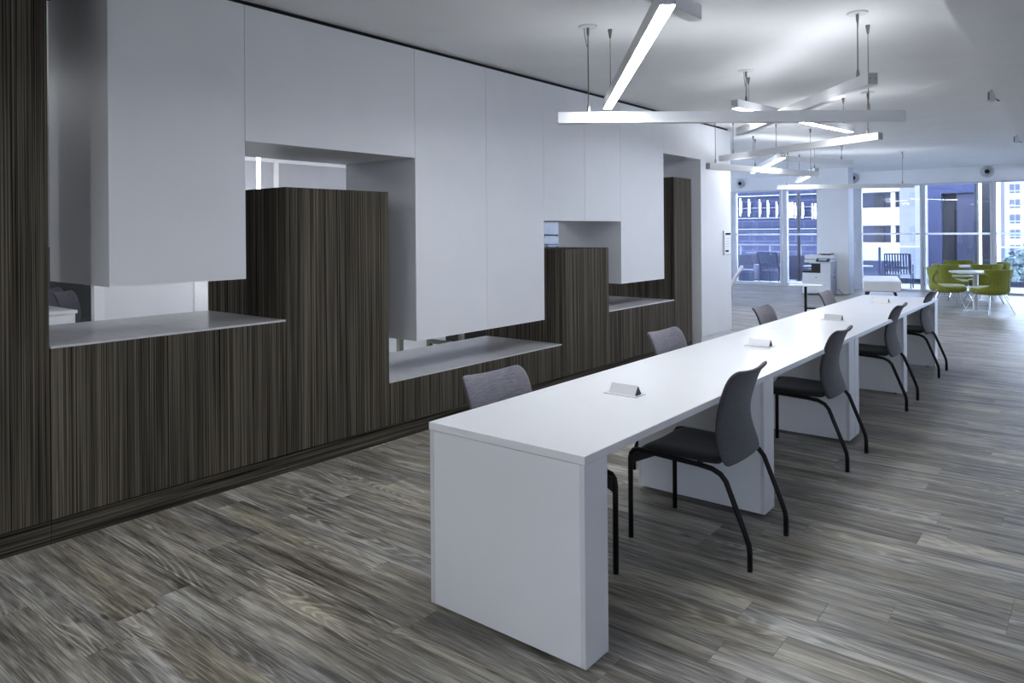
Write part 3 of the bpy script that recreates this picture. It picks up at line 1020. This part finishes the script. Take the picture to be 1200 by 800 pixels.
def railing(label, x0, x1, y):
    t = thing('balcony_railing', label, 'railing', ((x0 + x1) / 2, y, -0.03), 0, 'balcony railings')
    h = (x1 - x0) / 2
    box('top_rail', 'frame', -h, h, -0.025, 0.025, 1.005, 1.045, t)
    n = max(2, int((x1 - x0) / 0.97) + 1)
    for k in range(n):
        x = -h + 0.03 + k * (2 * h - 0.06) / (n - 1)
        box('post', 'bluechair', x - 0.03, x + 0.03, -0.02, 0.02, 0.0, 1.0045, t)
    box('glass_panel', 'glass', -h, h, 0.0255, 0.033, 0.08, 0.98, t)
    box('kerb', 'blue_mid', -h, h, 0.034, 0.10, 0.0, 0.14, t)


railing('balcony railing outside the window in front of the balconied building', -5.95, -3.60, 22.5)
railing('balcony railing outside the window in front of the tree', -2.08, 5.5, 22.5)
# balcony parapet with handrail left
t = thing('balcony_parapet', 'low blue parapet with white handrail outside the left windows', 'parapet', (-8.2, 22.6, -0.03))
box('parapet_wall', 'blue_mid', -2.6, 2.2, -0.06, 0.06, 0.0, 0.73, t)
box('handrail', 'stripe', -2.6, 2.2, -0.03, 0.03, 1.03, 1.075, t)
for k in range(6):
    x = -2.5 + k * 0.93
    box('rail_post', 'stripe', x - 0.022, x + 0.022, -0.02, 0.02, 0.7305, 1.0295, t)
MB().tube([(-0.45, -0.07, 0.79), (0.9, -0.07, 0.84)], 0.015, 6).build('lower_bar', 'stripe', t)
# blue clad facade opposite the left windows
t = thing('clad_facade', 'blue panelled facade with white lamps outside the left windows', 'building', (-9.5, 26.2, 0))
m = box('facade_wall', 'cladding', -5.0, 2.6, 0.0, 0.5, -3.0, 7.0, t)
lm = MB().quadbox([(-5.0, -0.10, 3.35), (2.6, -0.10, 2.30), (2.6, -0.10, 2.36), (-5.0, -0.10, 3.42)][::-1],
                  [(-5.0, -0.002, 3.35), (2.6, -0.002, 2.30), (2.6, -0.002, 2.36), (-5.0, -0.002, 3.42)][::-1])
ledge = MB().box(-5.0, 2.6, -0.08, -0.002, 1.90, 1.93).box(-5.0, 2.6, -0.08, -0.002, 1.50, 1.53).box(-5.0, 2.6, -0.08, -0.002, 2.27, 2.29)
ledge.build('string_course', 'stripe', t)
MB().box(-5.0, 2.6, -0.12, -0.002, 2.70, 2.74).build('lamp_track', 'stripe', t)
for x, z0, z1 in ((-10.18, 2.0, 2.65), (-9.86, 1.99, 2.61), (-9.47, 1.96, 2.58), (-9.17, 1.94, 2.54), (-8.86, 1.92, 2.48),
                  (-8.40, 1.91, 2.45), (-8.31, 1.91, 2.45), (-8.21, 1.89, 2.42), (-7.96, 1.88, 2.43), (-7.63, 1.86, 2.38), (-7.53, 1.86, 2.38)):
    fl = box('facade_lamp', 'facade_lamp', x + 9.5 - 0.017, x + 9.5 + 0.017, -0.19, -0.14, z0, z1, t)
    box('lamp_bracket', 'frame', x + 9.5 - 0.012, x + 9.5 + 0.012, -0.139, -0.001, z0 + 0.1, z1 - 0.1, fl)
# dark post
pd = thing('balcony_post', 'thin dark post on the balcony outside the left windows', 'post', (-6.84, 22.0, -0.03))
MB().tube([(0, 0, 0.0), (0, 0, 3.2)], 0.05, 8).build('shaft', 'blue_dark', pd)
MB().lathe([(0.09, 0.0), (0.09, 0.02)], 0, 0, 12).build('base_flange', 'blue_dark', pd)
# poufs
for x, y, r, h, lab in ((-8.20, 21.3, 0.27, 0.30, 'round pale blue pouf on the balcony'), (-7.75, 22.05, 0.45, 0.42, 'wide dark blue round seat behind the pouf')):
    t = thing('pouf', lab, 'pouf', (x, y, -0.03))
    MB().lathe([(r * 0.95, 0.0), (r, 0.03), (r, h - 0.03), (r * 0.95, h)], 0, 0, 28).build('body', 'pouf', t, smooth=False)
    MB().lathe([(r * 0.97, h + 0.001), (r, h + 0.02), (r * 0.9, h + 0.05)], 0, 0, 28).build('top_cushion', 'pouf', t, smooth=False)


def outdoor_chair(label, x, y, a):
    t = thing('patio_chair', label, 'chair', (x, y, -0.03), R(a), 'patio chairs on the balcony')
    # faces +x
    for s in (-1, 1):
        yy = s * 0.29
        MB().tube([(0.30, yy, 0), (0.28, yy, 0.40), (-0.22, yy, 0.36), (-0.38, yy, 0.88)], 0.016, 6).build('side_frame', 'bluechair', t)
        MB().tube([(-0.30, yy, 0), (-0.24, yy, 0.36)], 0.016, 6).build('leg', 'bluechair', t)
        MB().tube([(-0.28, yy, 0.58), (0.28, yy, 0.60), (0.29, yy, 0.40)], 0.016, 6).build('armrest', 'bluechair', t)
    MB().quadbox([(-0.22, -0.285, 0.35), (0.28, -0.285, 0.39), (0.28, 0.285, 0.39), (-0.22, 0.285, 0.35)],
                 [(-0.22, -0.285, 0.36), (0.28, -0.285, 0.40), (0.28, 0.285, 0.40), (-0.22, 0.285, 0.36)]).build('seat', 'bluechair', t)
    sl = MB()
    for q in range(9):
        y0, y1 = -0.275 + q * 0.062, -0.275 + q * 0.062 + 0.036
        sl.quadbox([(-0.225, y0, 0.37), (-0.385, y0, 0.89), (-0.385, y1, 0.89), (-0.225, y1, 0.37)],
                   [(-0.215, y0, 0.37), (-0.375, y0, 0.89), (-0.375, y1, 0.89), (-0.215, y1, 0.37)])
    sl.quadbox([(-0.270, -0.275, 0.50), (-0.285, -0.275, 0.56), (-0.285, 0.275, 0.56), (-0.270, 0.275, 0.50)],
               [(-0.255, -0.275, 0.50), (-0.270, -0.275, 0.56), (-0.270, 0.275, 0.56), (-0.255, 0.275, 0.50)])
    sl.build('backrest', 'sling', t)
    MB().tube([(-0.38, -0.29, 0.885), (-0.38, 0.29, 0.885)], 0.016, 6).build('top_bar', 'bluechair', t)


outdoor_chair('blue mesh patio chair behind the window beside the white bench', -3.95, 20.75, 95)
outdoor_chair('blue mesh patio chair behind the mullion of the left windows', -7.15, 20.75, 80)
outdoor_chair('blue mesh patio chair behind the copier', -6.15, 21.7, 150)
for x, y, lab in ((-5.0, 21.2, 'white topped patio table beyond the white bench'), (-5.95, 20.6, 'white topped patio table behind the copier')):
    t = thing('patio_table', lab, 'table', (x, y, -0.03), 0, 'patio tables on the balcony')
    MB().lathe([(0.33, 0.50), (0.33, 0.53)], 0, 0, 24).build('table_top', 'stripe', t)
    MB().lathe([(0.03, 0.02), (0.03, 0.4995)], 0, 0, 10).build('pedestal', 'bluechair', t)
    MB().lathe([(0.22, 0.0), (0.22, 0.0195)], 0, 0, 20).build('base', 'bluechair', t)

# dark blue service block on the balcony, behind the middle right window
t = thing('service_block', 'tall blue walled service block outside the window behind the green chairs', 'building', (-2.8, 22.2, -0.03))
box('blue_wall', 'blue_wall', -0.72, -0.40, 0.0, 0.9, 0.0, 3.4, t)
box('dark_recess', 'blue_dark', -0.3995, -0.06, 0.25, 0.9, 0.0, 3.4, t)
box('grey_wall', 'blue_mid', -0.0595, 0.35, 0.05, 0.9, 0.0, 3.4, t)
box('lintel', 'blue_wall', -0.3995, 0.35, -0.02, 0.045, 2.45, 3.4, t)
box('side_pier', 'blue_dark', 0.50, 0.68, 0.0, 0.9, 0.0, 3.4, t)

# balconied building opposite (about 67 m away)
K = 67 / 38.0
t = thing('apartment_building', 'pale brick apartment block with deep white balconies across the street', 'building', (-13.5, 67.0, 0))


def zz(z):
    return 1.498 + (z - 1.498) * K


ox = -13.5
box('brick_wall', 'bldg_pale', -12.69 - ox, -11.55 - ox, 0, 8, -14, 22, t)
box('recess_wall', 'blue_mid', -20 - ox, -12.70 - ox, 1.8, 8, -14, 22, t)
for z0, z1 in ((4.2, 5.75), (2.50, 1.65), (0.83, -0.03), (-0.9, -1.75), (-2.6, -3.5)):
    lo, hi = min(zz(z0), zz(z1)), max(zz(z0), zz(z1))
    if z0 == 4.2:
        lo, hi = zz(3.25), zz(4.2)
    box('balcony', 'bldg_white', -20 - ox, -12.695 - ox, 0.0, 1.79, lo, hi, t)
for z0, z1 in ((1.65, 0.83), (3.23, 2.5)):
    box('balcony_column', 'bldg_white', -13.40 - ox, -13.05 - ox, 0.3, 0.6, zz(min(z0, z1)) + 0.001, zz(max(z0, z1)) - 0.001, t)
    box('balcony_window', 'blue_dark', -15.0 - ox, -14.2 - ox, 1.72, 1.795, zz(min(z0, z1)) + 0.001, zz(max(z0, z1)) - 0.1, t)
    wv = box('window', 'win_dark', -11.88 - ox, -11.62 - ox, -0.05, -0.001, zz(min(z0, z1)) + .1, zz(max(z0, z1)) - .1, t)
# tower strip behind it
t = thing('tower_block', 'white tower block strip with blue windows beside the brick apartment block', 'building', (-19.0, 125.0, 0))
box('wall', 'bldg_white', -4, 1.2, 0, 6, -30, 40, t)
for k in range(16):
    for q in range(2):
        box('window', 'win_dark', -2.6 + q * 1.5, -1.6 + q * 1.5, -0.08, -0.002, -22 + k * 3, -20.4 + k * 3, t)
# white building right
t = thing('office_building', 'white building with paired windows beyond the tree', 'building', (-8.0, 150.0, 0))
k2 = 150 / 60.0
box('wall', 'bldg_white', -4.2, 14, 0, 10, -30, 30, t)
box('corner_strip', 'bldg_pale', -4.80, -4.205, 0.0, 10, -30, 30, t)
for r_ in range(-3, 7):
    for c_ in range(3):
        for q in (0, 1):
            wx = -4.58 * k2 + 8.0 + q * 0.80 + c_ * 3.2
            zb = 1.498 + (0.95 - 1.498 + r_ * 1.035) * k2
            wv = box('window', 'win_dark', wx, wx + 0.62, -0.12, -0.002, zb, zb + 1.0, t)
            box('sill', 'blue_mid', wx, wx + 0.62, -0.10, -0.003, zb - 0.45, zb - 0.25, wv)
# street level ground
struct(box('ground', 'deck', -150, 120, 24.5, 300, -30.2, -30.0))


# tree: trunk with clustered leaf cards
def tree(label, x, y, ztop, rad, seed):
    rg = random.Random(seed)
    t = thing('tree', label, 'tree', (x, y, -30.0), 0, 'trees in the street')
    H = ztop + 30
    MB().tube([(0, 0, 0), (0.2, 0, H * 0.5), (0, 0.1, H * 0.9)], [0.35, 0.25, 0.08], 8).build('trunk', 'bark', t)
    lf = MB()
    for k in range(6500):
        while True:
            p = Vector((rg.uniform(-1, 1), rg.uniform(-1, 1), rg.uniform(-1, 1)))
            if 0.35 < p.length < 1:
                break
        c = Vector((p.x * rad, p.y * rad, H - rad * 1.3 + p.z * rad * 1.3))
        a = Vector((rg.uniform(-1, 1), rg.uniform(-1, 1), rg.uniform(-1, 1))).normalized() * 0.20
        b = a.cross(Vector((rg.uniform(-1, 1), rg.uniform(-1, 1), rg.uniform(-1, 1)))).normalized() * 0.13
        n = len(lf.v)
        lf.v += [tuple(c - a), tuple(c + b), tuple(c + a), tuple(c - b)]
        lf.f.append((n, n + 1, n + 2, n + 3))
    o = lf.build('crown', 'leaf', t)
    o['kind'] = 'stuff'


tree('leafy street tree below the white building with paired windows', -1.3, 42.0, 1.15, 3.2, 3)
